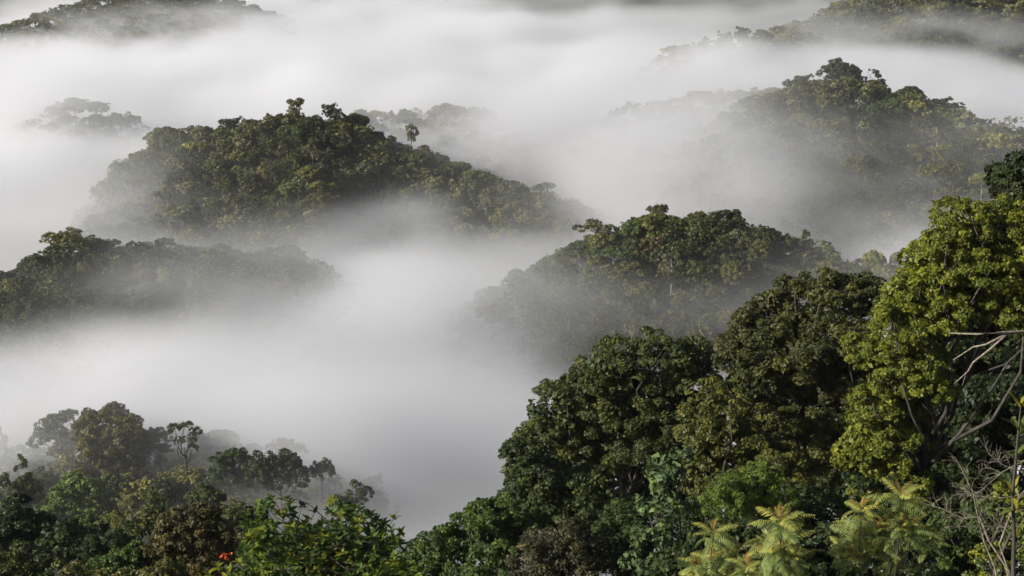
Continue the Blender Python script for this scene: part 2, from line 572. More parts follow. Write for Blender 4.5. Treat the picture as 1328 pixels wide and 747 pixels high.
def tree_trunk(lobes, zb, Ht, g, mat, name, r0=None, foot=-6.0, gap=0.0):
    T = Tubes()
    r0 = r0 or 0.012 * Ht + 0.07
    lean = g.normal(0, 0.35, 2)
    fork = np.array([lean[0], lean[1], zb + 0.15 * (Ht - zb)])
    topz = zb + 0.55 * (Ht - zb)
    T.add([(0, 0, foot), (0, 0, 0), (lean[0] * 0.4, lean[1] * 0.2, zb * 0.5), fork, (lean[0] * 1.3, lean[1] * 1.3, topz)], [r0 * 1.5, r0 * 1.2, r0 * 0.85, r0 * 0.7, r0 * 0.25], 7)
    for c, r in lobes:
        h = fork + (np.array([0, 0, 1.0]) * max(0.0, (c[2] - fork[2]) * g.uniform(0.1, 0.4)))
        q = c + np.array([0, 0, r[2] * 0.35])
        T.limb(h, q, r0 * 0.38, 0.04, g, 0.1)
        for k in range(2):
            T.limb(h + (q - h) * g.uniform(0.45, 0.7), c + unit(g.normal(0, 1, 3)) * r * 0.85, r0 * 0.16, 0.03, g, 0.1, 4, 4)
    return T.mesh(name, mat)


KINDS = {  # kind -> object name, words, crown radius range, crown height / radius, whole height range, puff settings, bark
    "ragged": ("rainforest_tree", "uneven-crowned", (4.6, 6.6), 1.7, (14, 19), dict(nsub=9, low=-0.3), "bark"),
    "dome": ("dome_tree", "domed", (4.8, 6.8), 1.75, (13, 17), dict(nsub=11, low=-0.1), "bark"),
    "oval": ("oval_tree", "oval-crowned", (3.4, 4.8), 2.3, (14, 19), dict(nsub=9, low=-0.3), "bark"),
    "umbrella": ("umbrella_tree", "flat-topped", (5.0, 6.8), 1.1, (16, 20), dict(nsub=11, low=-0.1, rel=(0.25, 0.4)), "pale_bark"),
    "emergent": ("emergent_tree", "tall thin-crowned", (3.6, 5.0), 2.2, (20, 25), dict(nsub=11, low=-0.2, rel=(0.28, 0.42)), "pale_bark"),
    "pale": ("sparse_tree", "sparse pale-limbed", (3.8, 5.2), 1.9, (14, 18), dict(nsub=8, low=-0.3, cover=0.7), "pale_bark"),
}
BARK = {"bark": M_bark, "pale_bark": M_pale, "dead": M_dead}
VARIANTS = {}


def variants(kind, fine, count):
    out_ = []
    for k in range(count):
        g = np.random.default_rng(abs(hash((len(kind) * 7 + ord(kind[0]), fine, k))) % 2 ** 31)
        nm, wd, rr, hr, hh, ps, bk = KINDS[kind]
        Rc, Ht = g.uniform(*rr), g.uniform(*hh)
        Hc = Rc * hr * g.uniform(0.9, 1.15)
        lobes, zb = species_lobes(kind, g, Rc, Hc, Ht)
        leaf = 0.40 if fine else 0.66
        if kind == "pale":
            leaf *= 0.8
        p = dict(cover=1.25, aspect=0.62)
        p.update(ps)
        V, F, tn = crown_arrays(lobes, leaf, g, **p)
        out_.append(dict(V=V, F=F, tint=tn, Rc=Rc, Hc=Hc, Ht=Ht, crown=None, trunk=None, lobes=lobes, zb=zb, g=g, kind=kind, bark=BARK[bk]))
    return out_


def variant_meshes(v):
    if v["crown"] is None:
        v["crown"] = mesh("crown", v["V"], v["F"], M_leaf, {"tint": v["tint"]})
        v["trunk"] = tree_trunk(v["lobes"], v["zb"], v["Ht"], v["g"], v["bark"], "trunk")
    return v["crown"], v["trunk"]


for kd in KINDS:
    VARIANTS[kd, 0] = variants(kd, 0, 5)
    VARIANTS[kd, 1] = variants(kd, 1, 3)

TINTS = {
    "dark green": (0.028, 0.037, 0.014),
    "deep green": (0.039, 0.051, 0.019),
    "mid green": (0.056, 0.070, 0.025),
    "olive": (0.080, 0.080, 0.028),
    "yellow-green": (0.120, 0.117, 0.036),
    "brownish": (0.070, 0.064, 0.032),
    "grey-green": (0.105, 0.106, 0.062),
}

# ------------------------------------------------------------------ the trees of the hills : where each one stands
PLACED = []     # dict(kind, fine, var, pos, scale, rot, tint, hill, own label)


def place(kind, tint, hill, x, y, top=None, width=None, label=None, fine=None, seed=None):
    g = rng
    fine = (1 if hill in "IJK" else 0) if fine is None else fine
    vs = VARIANTS[kind, fine]
    v = int(g.integers(len(vs)))
    V = vs[v]
    sxy = (width / 2 / (V["Rc"] * 1.08)) if width else g.uniform(0.8, 1.2)
    gz = float(ground(x, y))
    sz = np.clip(sxy, 0.7, 1.5) * g.uniform(0.92, 1.08) if width else sxy * g.uniform(0.9, 1.1)
    z = gz - 0.3
    if top is not None:
        z = top - V["Ht"] * sz        # the trunk reaches down past the ground where it must
        if z > gz:
            sz *= (top - gz) / (top - z)
            z = gz
    PLACED.append(dict(kind=kind, fine=fine, var=v, pos=np.array([x, y, z]), s=np.array([sxy, sxy, sz]), rot=g.uniform(0, 6.28), tint=tint, hill=hill, label=label, hero=label is not None or top is not None))


def hero(kind, tint, hill, px, py, Y, wpx, label):
    ys_ = Y + np.arange(-90, 60, 1.5)          # the distance near Y at which a tree of usual height stands on the ground under that line of sight
    q = np.array([at(px, py, y_) for y_ in ys_])
    e_ = np.abs(q[:, 2] - ground(q[:, 0], q[:, 1]) - HILLS[hill]["tree"])
    good = np.nonzero(e_ < 1.2)[0]
    k = good[np.argmin(np.abs(ys_[good] - Y))] if len(good) else int(np.argmin(e_ + 0.02 * np.abs(ys_ - Y)))
    p = q[k]
    place(kind, tint, hill, p[0], p[1], p[2], wpx * p[1] / FPX, label)


# trees one can single out, by where they stand in the photograph
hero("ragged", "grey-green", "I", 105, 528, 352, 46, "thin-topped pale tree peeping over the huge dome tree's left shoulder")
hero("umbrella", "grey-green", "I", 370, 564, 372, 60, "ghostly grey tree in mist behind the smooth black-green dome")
hero("umbrella", "deep green", "I", 418, 590, 322, 50, "open-branched dark tree right of the smooth black-green dome")
hero("ragged", "deep green", "I", 455, 612, 318, 66, "hazy grey tree at the right tip of the spur")
hero("oval", "deep green", "I", 205, 552, 345, 46, "hazy upright tree touching the huge dome tree's right side")
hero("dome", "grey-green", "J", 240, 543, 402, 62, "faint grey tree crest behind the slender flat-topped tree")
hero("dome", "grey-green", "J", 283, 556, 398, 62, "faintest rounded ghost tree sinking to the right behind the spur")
hero("pale", "yellow-green", "I", 156, 640, 282, 34, "small pale tree with a white stem on the hazy slope")
hero("ragged", "mid green", "I", 200, 610, 300, 50, "leafy green tree at the foot of the slender tall tree")
hero("dome", "deep green", "I", 262, 625, 296, 70, "broad dark tree on the spur below the uneven dark tree")
hero("ragged", "mid green", "I", 20, 590, 315, 60, "dim leafy tree at the left end of the hazy spur")
hero("ragged", "deep green", "I", 0, 535, 352, 22, "dark tree tip cut by the picture's left edge in mist")

hero("umbrella", "olive", "B", 88, 293, 522, 82, "tallest lit tree with a broad flat crown on the low dark ridge")
hero("dome", "deep green", "B", 45, 328, 515, 48, "rounded tree just left of the ridge's tallest broad tree")
hero("ragged", "dark green", "B", 225, 303, 535, 60, "biggest dark crown at the middle of the low ridge")
hero("ragged", "dark green", "B", 175, 308, 530, 44, "dark tree right of the ridge's tallest broad tree")
hero("dome", "dark green", "B", 285, 314, 538, 48, "black-green rounded tree on the right half of the low ridge")
hero("dome", "dark green", "B", 370, 316, 548, 78, "wide smooth dark tree fading at the low ridge's right end")
hero("oval", "yellow-green", "B", 212, 345, 500, 24, "small bright yellow-green tree on the face of the low ridge")
hero("pale", "grey-green", "B", 245, 350, 498, 24, "small pale tree beside the bright yellow-green one on the low ridge")

hero("ragged", "olive", "A", 387, 122, 748, 34, "tallest tufted tree breaking the skyline of the big central-left hill")
hero("ragged", "deep green", "A", 428, 129, 752, 32, "second tall tree breaking the big hill's skyline, right of the tallest")
hero("ragged", "deep green", "A", 302, 147, 740, 56, "flat dark tree on the big hill's left shoulder above thin mist")
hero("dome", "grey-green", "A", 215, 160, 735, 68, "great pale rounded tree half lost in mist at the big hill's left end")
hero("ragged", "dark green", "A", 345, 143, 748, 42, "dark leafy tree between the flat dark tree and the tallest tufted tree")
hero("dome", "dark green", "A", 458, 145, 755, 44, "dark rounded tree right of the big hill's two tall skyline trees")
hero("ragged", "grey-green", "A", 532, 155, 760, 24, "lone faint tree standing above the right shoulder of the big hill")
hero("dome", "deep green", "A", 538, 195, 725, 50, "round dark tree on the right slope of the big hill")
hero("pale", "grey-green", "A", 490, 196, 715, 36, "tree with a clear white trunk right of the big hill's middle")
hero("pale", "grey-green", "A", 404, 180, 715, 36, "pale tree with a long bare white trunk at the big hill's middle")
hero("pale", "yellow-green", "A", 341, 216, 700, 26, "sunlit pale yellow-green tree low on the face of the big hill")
hero("ragged", "brownish", "A", 428, 235, 690, 42, "brownish ragged tree low on the big hill's face")
hero("ragged", "deep green", "A", 655, 225, 722, 40, "dim tree near the right tip of the big hill")
hero("umbrella", "deep green", "A", 705, 232, 715, 34, "last dim tree at the right tip of the big hill")

hero("umbrella", "grey-green", "C", 772, 281, 500, 58, "pale flat-topped tree standing out left of the centre-right hill's summit")
hero("umbrella", "deep green", "C", 855, 260, 506, 34, "small flat tree tuft on the centre-right hill's summit")
hero("dome", "olive", "C", 850, 272, 498, 90, "big olive crown at the centre-right hill's summit under the flat tuft")
hero("ragged", "dark green", "C", 935, 262, 512, 90, "broad dark tree on the centre-right hill's summit right of the olive crown")
hero("dome", "dark green", "C", 992, 292, 502, 60, "dark rounded tree on the right side of the centre-right hill's summit")
hero("pale", "grey-green", "C", 960, 290, 496, 44, "sunlit grey tree with forked stem on the centre-right hill")
hero("oval", "deep green", "C", 1047, 297, 520, 26, "faint small tree in mist right of the centre-right hill's summit")
hero("ragged", "mid green", "C", 1076, 308, 490, 60, "green tree on the centre-right hill's right shoulder")
hero("dome", "yellow-green", "C", 1134, 321, 486, 36, "lone sunlit yellow-green tree standing in mist right of the centre-right hill")
hero("dome", "grey-green", "C", 1162, 324, 492, 20, "tiny pale tree alone in the mist beside the big bright tree")
hero("ragged", "deep green", "C", 672, 340, 492, 50, "dim tree at the left end of the centre-right hill")
hero("pale", "grey-green", "C", 872, 320, 478, 40, "pale-stemmed tree at the heart of the centre-right hill's face")

hero("dome", "dark green", "D", 1088, 74, 905, 66, "highest dark crown on the summit of the upper-right hill")
hero("dome", "brownish", "D", 1006, 118, 767, 50, "brownish rounded tree on the left shoulder of the upper-right hill")
hero("ragged", "dark green", "D", 1135, 85, 908, 50, "dark tree just right of the upper-right hill's highest crown")
hero("dome", "dark green", "D", 1180, 108, 900, 56, "dark mass of a tree on the upper-right hill's right shoulder")
hero("ragged", "dark green", "D", 1225, 122, 885, 54, "last dark tree sloping down the upper-right hill's right edge")
hero("ragged", "deep green", "D", 1045, 92, 900, 44, "uneven tree left of the upper-right hill's highest crown")
hero("pale", "grey-green", "D", 1218, 148, 720, 46, "pale-limbed sparse tree in mist below the upper-right hill")
hero("ragged", "olive", "D", 1275, 168, 707, 58, "sunlit olive tree at the right foot of the upper-right hill")
hero("ragged", "olive", "D", 1118, 195, 694, 48, "olive tree emerging from mist low on the upper-right hill")
hero("umbrella", "yellow-green", "D", 1275, 222, 633, 40, "yellowish flat-topped tree above the big bright tree at right")
hero("pale", "grey-green", "D", 1310, 143, 724, 34, "pale tree at the picture's right edge on the upper-right hill")

g = rng
HILLS["N"]["reach"] = 60
DENS = {"N": 15, "A": 6.4, "B": 6.4, "C": 6.2, "D": 7.0, "E": 10, "F": 10, "P": 10, "S": 10, "G": 10, "H": 10, "I": 5.2, "J": 8}
MIX = {
    "A": (("ragged", .42), ("dome", .2), ("oval", .18), ("umbrella", .03), ("emergent", .05), ("pale", .12)),
    "B": (("ragged", .45), ("dome", .28), ("oval", .17), ("umbrella", .05), ("pale", .05)),
    "I": (("ragged", .5), ("dome", .2), ("oval", .2), ("pale", .1)),
}
TM = {
    "A": (("deep green", .3), ("mid green", .12), ("olive", .25), ("grey-green", .2), ("yellow-green", .06), ("brownish", .07)),
    "B": (("dark green", .5), ("deep green", .35), ("olive", .1), ("mid green", .05)),
    "C": (("deep green", .3), ("dark green", .2), ("olive", .3), ("mid green", .1), ("brownish", .1)),
    "I": (("deep green", .2), ("mid green", .45), ("yellow-green", .25), ("grey-green", .1)),
    "D": (("deep green", .3), ("dark green", .15), ("olive", .3), ("yellow-green", .12), ("grey-green", .13)),
}


def pick(tab):
    r_ = rng.uniform(0, sum(q for _, q in tab))
    for n_, q in tab:
        r_ -= q
        if r_ <= 0:
            return n_
    return tab[0][0]


UNDER = []
for hk, step in DENS.items():
    H = HILLS[hk]
    P = H["pts"]
    rc = H["reach"]
    xs = np.arange(P[:, 0].min() - rc, P[:, 0].max() + rc, step)
    ys = np.arange(P[:, 1].min() - rc, P[:, 1].max() + rc * (0.2 if hk == "I" else 0.45), step)
    gxx, gyy = np.meshgrid(xs, ys)
    gxx = (gxx + g.uniform(-.42, .42, gxx.shape) * step).ravel()
    gyy = (gyy + g.uniform(-.42, .42, gyy.shape) * step).ravel()
    d, zc = seg_dist(gxx, gyy, P)
    z = ground(gxx, gyy)
    u, v, _ = project(np.stack([gxx, gyy, z + 12], -1))
    own = zc - H["k"] * (np.sqrt(d * d + H["r"] ** 2) - H["r"])
    ok = (d < rc) & (own > z - 4.5) & (z < zc + 4) & (z > 45) & (u > -50) & (u < (492 if hk == "I" else 1380)) & (v > -40) & (v < 780)
    gxx, gyy, z = gxx[ok], gyy[ok], z[ok]
    s_ = np.linspace(0.5, 0.97, 48)[:, None]
    ray = CAM_H + (z + 15 - CAM_H) * s_
    ok = (ground(gxx * s_, gyy * s_) < ray).all(0)          # not behind a hill
    for x, y, z in zip(gxx[ok], gyy[ok], z[ok]):
        if clear_to_camera(np.array([x, y, z + 11])) < 0.012:
            continue
        if 1:
            if any(p["hill"] == hk and p["hero"] and abs(p["pos"][0] - x) < 3.4 and abs(p["pos"][1] - y) < 3.6 for p in PLACED):
                continue
            # keep the heads of scattered trees below the crest line of the photograph
            place(pick(MIX.get(hk, MIX["A"])), pick(TM.get(hk, TM["A"])), hk, x, y)
            p = PLACED[-1]
            p["s"] *= H["tree"] * (0.6 if hk == "I" else 1.0) * g.uniform(*((0.8, 1.06) if seg_dist(np.array(x), np.array(y), P)[0] < 22 else (0.6, 0.98))) / (VARIANTS[p["kind"], p["fine"]][p["var"]]["Ht"] * p["s"][2])
            p["s"] *= np.array([0.98, 0.98, 1.0]) if hk in "ABCD" else np.array([1.12, 1.12, 1.0])
            # the lower storey that closes the gaps between the stems
            for _ in range(1):
                x2, y2 = x + g.uniform(-.6, .6) * step, y + g.uniform(-.6, .6) * step
                UNDER.append((x2, y2, float(ground(x2, y2)), hk, pick(TM.get(hk, TM["A"]))))

# ---- which of them show : a coarse depth picture of the crowns, and the mist in front of each
W2, H2 = 664, 374
zb_, idb = np.full((H2, W2), 1e9), np.full((H2, W2), -1)
for n_, p in enumerate(PLACED):
    V = VARIANTS[p["kind"], p["fine"]][p["var"]]
    p["top"] = p["pos"] + np.array([0, 0, V["Ht"] * p["s"][2]])
    c = p["pos"] + np.array([0, 0, (V["Ht"] - V["Hc"] * 0.5) * p["s"][2]])
    u, v, d = project(c)
    p["uv"] = (u, v)
    ru, rv = V["Rc"] * p["s"][0] * FPX / d / 2, V["Hc"] * 0.5 * p["s"][2] * FPX / d / 2
    u, v = u / 2, v / 2
    a0, a1, b0, b1 = max(0, int(u - ru)), min(W2, int(u + ru) + 1), max(0, int(v - rv)), min(H2, int(v + rv) + 1)
    p["px"] = 0
    p["clear"] = clear_to_camera(c)
    if a1 <= a0 or b1 <= b0:
        continue
    YY, XX = np.mgrid[b0:b1, a0:a1]
    mk = (((XX + .5 - u) / ru) ** 2 + ((YY + .5 - v) / rv) ** 2 < 1) & (zb_[b0:b1, a0:a1] > d)
    zb_[b0:b1, a0:a1][mk] = d
    idb[b0:b1, a0:a1][mk] = n_
ids, cn = np.unique(idb, return_counts=True)
for a_, b_ in zip(ids, cn):
    if a_ >= 0:
        PLACED[a_]["px"] = int(b_)
seen = sorted((p for p in PLACED if not p["label"]), key=lambda p: -p["px"] * min(1.0, p["clear"] * 6))
n_own = sum(1 for p in PLACED if p["label"])
single = [p for p in PLACED if p["label"]] + [p for p in seen if p["px"] > 8 and p["clear"] > 0.03][: 262 - n_own]
sid = {id(p) for p in single}
mass = [p for p in PLACED if id(p) not in sid and p["clear"] > 0.015]
print("trees placed", len(PLACED), "single", len(single), "mass", len(mass))

# ---- labels for the trees without one of their own
HNAME = {"A": "the big central-left hill", "B": "the low dark ridge", "C": "the centre-right hill", "D": "the upper-right hill", "E": "the far top-right hill", "F": "the far top-left hill",
         "P": "the faint knoll below the far hill", "S": "the misted left shoulder", "G": "the ghost ridge", "H": "the faint mist-bound knoll", "I": "the hazy spur", "J": "the faint crest behind the spur", "N": "the farthest ridge"}
ORD = "first second third fourth fifth sixth seventh eighth ninth tenth eleventh twelfth thirteenth fourteenth fifteenth sixteenth seventeenth eighteenth nineteenth twentieth".split()
fam = {}
for p in single:
    if p["label"]:
        continue
    H = HILLS[p["hill"]]
    d, zc = seg_dist(np.array(p["pos"][0]), np.array(p["pos"][1]), H["pts"])
    f = float(d) / max(H["reach"], 1)
    band = "crest" if f < 0.12 else "upper slope" if f < 0.38 else "middle slope" if f < 0.65 else "lower slope"
    if p["hill"] in "PSGHJ":
        band = "crest" if f < 0.4 else "slope"
    veil = "mist-veiled " if p["clear"] < 0.35 else ""
    fam.setdefault((veil, p["tint"], p["kind"], band, p["hill"]), []).append(p)
for (veil, tn, kd, band, hk), ps in fam.items():
    ps.sort(key=lambda p: p["uv"][0])
    for n_, p in enumerate(ps):
        what = f"{veil}{tn} {KINDS[kd][1]} tree".replace("pale-limbed tree", "pale-limbed tree")
        where = f"{band} of {HNAME[hk]}"
        p["label"] = f"{what} on the {where}" if len(ps) == 1 else f"{what}, {ORD[min(n_, 19)]} such from left, {where}"

GROUPS = {"A": "trees on the big central-left hill", "B": "trees on the low dark ridge", "C": "trees on the centre-right hill", "D": "trees on the upper-right hill", "E": "trees on the far top-right hill",
          "F": "trees on the far top-left hill", "I": "trees on the hazy spur"}
for p in single:
    V = VARIANTS[p["kind"], p["fine"]][p["var"]]
    cm, tm = variant_meshes(V)
    root = thing(KINDS[p["kind"]][0], p["pos"], p["label"], "tree", GROUPS.get(p["hill"], "trees on the faint misty ridges"))
    root.rotation_euler[2] = p["rot"]
    root.scale = p["s"]
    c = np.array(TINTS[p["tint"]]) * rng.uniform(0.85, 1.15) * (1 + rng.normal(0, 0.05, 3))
    link("crown", cm, root, c)
    link("trunk", tm, root)

# ---- the rest of the wood, one mass
for x, y, z, hk, tn in UNDER:
    if clear_to_camera(np.array([x, y, z + 5])) < 0.04:
        continue
    kd = ("ragged", "oval", "dome")[int(rng.integers(3))]
    v_ = int(rng.integers(5))
    V = VARIANTS[kd, 0][v_]
    s_ = rng.uniform(0.55, 0.85)
    mass.append(dict(kind=kd, var=v_, pos=np.array([x, y, z - (V["Ht"] - V["Hc"]) * s_ - 1.0]), s=np.array([s_, s_, s_]), rot=rng.uniform(0, 6.28), tint=tn, thin=0.5))
print("mass", len(mass))
VV, FF, TT, CC, base = [], [], [], [], 0
for p in mass:
    V = VARIANTS[p["kind"], 0][p["var"] % 5]
    v = V["V"].reshape(-1, 4, 3)
    share = float(np.clip(200.0 / p["pos"][1], 0.16, 0.45)) * p.get("thin", 1.0)
    kp = rng.random(len(v)) < share
    v = v[kp]
    v = (v.mean(1, keepdims=True) + (v - v.mean(1, keepdims=True)) * min(2.2, 0.92 / math.sqrt(share / p.get("thin", 1.0)))).reshape(-1, 3) * p["s"]
    c_, s_ = math.cos(p["rot"]), math.sin(p["rot"])
    v = v @ np.array([[c_, s_, 0], [-s_, c_, 0], [0, 0, 1]]) + p["pos"]
    VV.append(v)
    TT.append(V["tint"].reshape(-1, 4)[kp].ravel())
    col = np.array([*(np.array(TINTS[p["tint"]]) * rng.uniform(0.7, 1.35)), 1.0])
    CC.append(np.tile(col, (len(v), 1)))
nv = sum(len(v) for v in VV)
o = link("forest", mesh("forest", np.concatenate(VV), np.arange(nv).reshape(-1, 4), M_mass, {"tint": np.concatenate(TT), "treecol": np.concatenate(CC)}))
o["kind"] = "stuff"
o["label"] = "dense forest canopy filling the hillsides between and behind the single trees"

# ------------------------------------------------------------------ the near slope : trees built one by one
NEAR = "trees and shrubs of the near slope"


def near_tree(name, label, cat, Y, lobes_px, leaf, color, tint=(0.45, 0.2), nsub=16, rel=(0.26, 0.4), low=-0.45, cover=1.7, aspect=0.6, depth=0.55, bark=None, seed=1, base=None, mat=None, r0=None, back=True, group=None):
    """a tree of lobes given at photo px, py, radius px, (distance offset in m); it stands on the slope below them"""
    g = np.random.default_rng(seed)
    lob = []
    for q in lobes_px:
        px, py, rp = q[:3]
        dy = q[3] if len(q) > 3 else g.normal(0, 0.4) * rp * Y / FPX
        c = at(px, py, Y + dy)
        r_ = rp * Y / FPX
        lob.append((c, np.array([r_, r_ * g.uniform(0.85, 1.1), r_ * g.uniform(0.75, 0.95)])))
        if back:
            lob.append((c + np.array([g.normal(0, .3) * r_, r_ * g.uniform(0.9, 1.5), -r_ * g.uniform(0, .3)]), np.full(3, r_ * 0.9)))
    bx = np.mean([c[0] for c, _ in lob]) if base is None else base[0]
    by = np.mean([c[1] for c, _ in lob]) if base is None else base[1]
    org = np.array([bx, by, float(ground(bx, by))])
    topz = max(c[2] + r_[2] for c, r_ in lob) - org[2]
    if topz < 5:
        org[2] += topz - 5
        topz = 5
    lob = [(c - org, r_) for c, r_ in lob]
    root = thing(name, org, label, cat, group or NEAR)
    fill = []
    if back:
        for k, (c, r_) in enumerate(lob[::2]):
            o_ = min((q for j, q in enumerate(lob[::2]) if j != k), key=lambda q: np.linalg.norm(q[0] - c) + g.uniform(0, 1.5) * r_[0])
            fill.append((c + (o_[0] - c) * 0.5 + np.array([0, r_[0] * g.uniform(.3, .8), -.2 * r_[0]]), r_ * 0.95))
    Vf, Ff, tf = crown_arrays(fill or lob[:1], leaf * 1.7, g, nsub=int(nsub * .8), rel=(0.25, 0.4), low=-0.7, cover=1.2, aspect=0.7, tint=(tint[0] - .1, tint[1]))
    V, F, tn = crown_arrays(lob, leaf, g, nsub=nsub, rel=rel, low=low, cover=cover, aspect=aspect, tint=tint)
    V, F, tn = np.concatenate([V, Vf]), np.concatenate([F, Ff + len(V)]), np.concatenate([tn, tf])
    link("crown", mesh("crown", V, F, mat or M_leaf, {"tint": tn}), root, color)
    zb = max(0.5, min(c[2] - r_[2] for c, r_ in lob) * 0.6)
    link("trunk", tree_trunk(lob[:: 2 if back else 1], zb, topz, g, bark or M_bark, "trunk", r0=r0), root)
    return root, org


near_tree("rainforest_tree", "dark green knobbly tree whose top rises against the white mist on the near slope", "tree", 138,
          [(700, 575, 38), (735, 530, 36), (770, 495, 38), (815, 470, 34), (862, 458, 30), (902, 462, 26), (800, 540, 55), (860, 520, 48), (900, 510, 40), (755, 580, 50), (830, 590, 55), (895, 570, 45)],
          0.28, (0.044, 0.054, 0.018), nsub=28, rel=(0.16, 0.28), cover=1.25, seed=11)
near_tree("rainforest_tree", "dark tree at the near wood's left edge, below the knobbly tree", "tree", 128,
          [(672, 590, 26), (690, 625, 40), (735, 650, 45), (680, 670, 38), (780, 655, 45), (740, 700, 48), (800, 700, 45)],
          0.28, (0.038, 0.050, 0.018), nsub=24, rel=(0.18, 0.3), cover=1.3, seed=12)
near_tree("rainforest_tree", "brown-tinged dark tree with a broad ragged head left of the great bright tree", "tree", 124,
          [(990, 425, 42), (1030, 392, 40), (1080, 385, 36), (1125, 385, 32), (1155, 392, 26), (960, 475, 40), (1020, 470, 58), (1090, 450, 55), (1130, 470, 45), (1060, 540, 60), (1000, 545, 52), (1095, 530, 50)],
          0.25, (0.043, 0.047, 0.017), tint=(0.45, 0.28), nsub=30, rel=(0.15, 0.28), cover=1.2, seed=13)
near_tree("rainforest_tree", "olive fine-leaved tree in the hollow between the knobbly tree and the brown-tinged tree", "tree", 116,
          [(945, 520, 30), (925, 570, 40), (965, 590, 45), (1010, 620, 45), (935, 640, 40), (985, 660, 42), (1050, 620, 45)],
          0.24, (0.062, 0.066, 0.018), nsub=24, rel=(0.18, 0.3), cover=1.25, seed=14)
big, org = near_tree("bright_leaved_tree", "great bright yellow-green tree filling the right side of the near slope", "tree", 104,
          [(1255, 288, 36), (1222, 320, 34), (1300, 292, 44), (1335, 330, 46), (1240, 330, 40), (1340, 385, 40), (1195, 375, 36), (1260, 350, 52), (1320, 360, 55), (1165, 420, 40), (1215, 410, 50), (1285, 400, 48),
           (1140, 470, 38), (1185, 470, 46), (1130, 530, 36), (1165, 520, 42), (1210, 500, 36), (1115, 590, 34), (1150, 580, 44), (1190, 560, 34), (1345, 420, 40), (1130, 640, 34), (1175, 630, 36)],
          0.20, (0.086, 0.100, 0.016), tint=(0.48, 0.3), nsub=34, rel=(0.14, 0.26), cover=1.25, seed=15, r0=0.42)
T = Tubes()
gg = np.random.default_rng(5)


def bough(pxs, Y, r0, r1):
    P = np.array([at(x, y, Y + d) for x, y, d in pxs]) - org
    T.add(P, np.linspace(r0, r1, len(P)) * 0.6, 7)


bough([(1400, 436, 3), (1340, 430, 0), (1300, 431, -0.5), (1268, 433, -0.5), (1230, 432, 0)], 97, 0.20, 0.07)
bough([(1320, 430, 0), (1300, 436, -0.4), (1278, 447, -0.6), (1262, 450, -0.4), (1236, 467, 0)], 97, 0.16, 0.05)
bough([(1303, 436, -0.4), (1285, 452, -0.6), (1262, 470, -0.5), (1255, 482, -0.3), (1238, 497, 0)], 97, 0.13, 0.04)
bough([(1262, 470, -0.5), (1252, 487, -0.2), (1248, 500, 0)], 97, 0.05, 0.02)
o = link("bough", T.mesh("bough", M_dead), big)
o["label"] = "bare pale forked bough"
near_tree("rainforest_tree", "nearly black tree crown cut off by the right edge above the great bright tree", "tree", 128,
          [(1316, 222, 16), (1325, 245, 26), (1352, 235, 40), (1345, 280, 40)], 0.32, (0.022, 0.030, 0.012), cover=1.5, seed=16, base=(42, 128))
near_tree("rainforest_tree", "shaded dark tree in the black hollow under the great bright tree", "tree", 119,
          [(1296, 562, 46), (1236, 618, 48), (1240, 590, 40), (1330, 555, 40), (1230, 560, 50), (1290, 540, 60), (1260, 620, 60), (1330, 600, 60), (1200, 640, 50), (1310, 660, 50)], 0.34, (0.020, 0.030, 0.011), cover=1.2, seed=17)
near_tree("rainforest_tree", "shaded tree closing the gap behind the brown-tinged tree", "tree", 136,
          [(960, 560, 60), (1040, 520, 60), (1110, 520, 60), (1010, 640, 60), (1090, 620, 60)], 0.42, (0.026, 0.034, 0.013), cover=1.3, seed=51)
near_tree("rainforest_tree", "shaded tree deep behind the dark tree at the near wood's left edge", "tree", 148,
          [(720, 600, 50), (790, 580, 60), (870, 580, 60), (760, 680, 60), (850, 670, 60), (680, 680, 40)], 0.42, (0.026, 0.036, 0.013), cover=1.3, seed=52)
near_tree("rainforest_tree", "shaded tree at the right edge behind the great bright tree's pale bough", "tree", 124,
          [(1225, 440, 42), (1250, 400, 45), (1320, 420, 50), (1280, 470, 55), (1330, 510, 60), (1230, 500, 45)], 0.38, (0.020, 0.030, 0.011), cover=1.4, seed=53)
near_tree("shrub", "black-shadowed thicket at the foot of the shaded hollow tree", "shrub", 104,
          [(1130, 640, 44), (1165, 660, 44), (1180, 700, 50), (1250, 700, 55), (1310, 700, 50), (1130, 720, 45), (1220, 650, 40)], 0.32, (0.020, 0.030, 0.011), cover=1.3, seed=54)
near_tree("shrub", "dark thicket at the bottom edge behind the leftmost pinnate sapling", "shrub", 72,
          [(890, 735, 40), (930, 715, 40), (980, 725, 44), (940, 765, 44), (870, 765, 40)], 0.22, (0.026, 0.038, 0.013), cover=1.3, seed=55)
near_tree("shrub", "dark thicket at the bottom edge between the middle and tallest pinnate saplings", "shrub", 70,
          [(1030, 740, 44), (1075, 720, 40), (1120, 735, 44), (1170, 740, 44), (1080, 770, 40), (1000, 765, 40)], 0.22, (0.024, 0.036, 0.013), cover=1.3, seed=56)
near_tree("shrub", "dark thicket behind the bright broad-leaved tree at the bottom edge", "shrub", 96,
          [(330, 735, 36), (380, 725, 40), (430, 725, 40), (480, 735, 36), (400, 760, 40), (340, 765, 40)], 0.28, (0.028, 0.042, 0.014), cover=1.3, seed=57)
near_tree("shrub", "low dark green bush at the lower left end of the near slope", "shrub", 118,
          [(545, 730, 26), (570, 705, 28), (600, 690, 26), (590, 735, 30)], 0.26, (0.042, 0.066, 0.018), cover=1.4, seed=18)
near_tree("shrub", "rounded green bush between the low dark bush and the wood's dark left tree", "shrub", 114,
          [(628, 672, 24), (655, 668, 24), (640, 710, 36), (680, 700, 30), (630, 745, 36)], 0.26, (0.046, 0.072, 0.020), cover=1.4, seed=19)
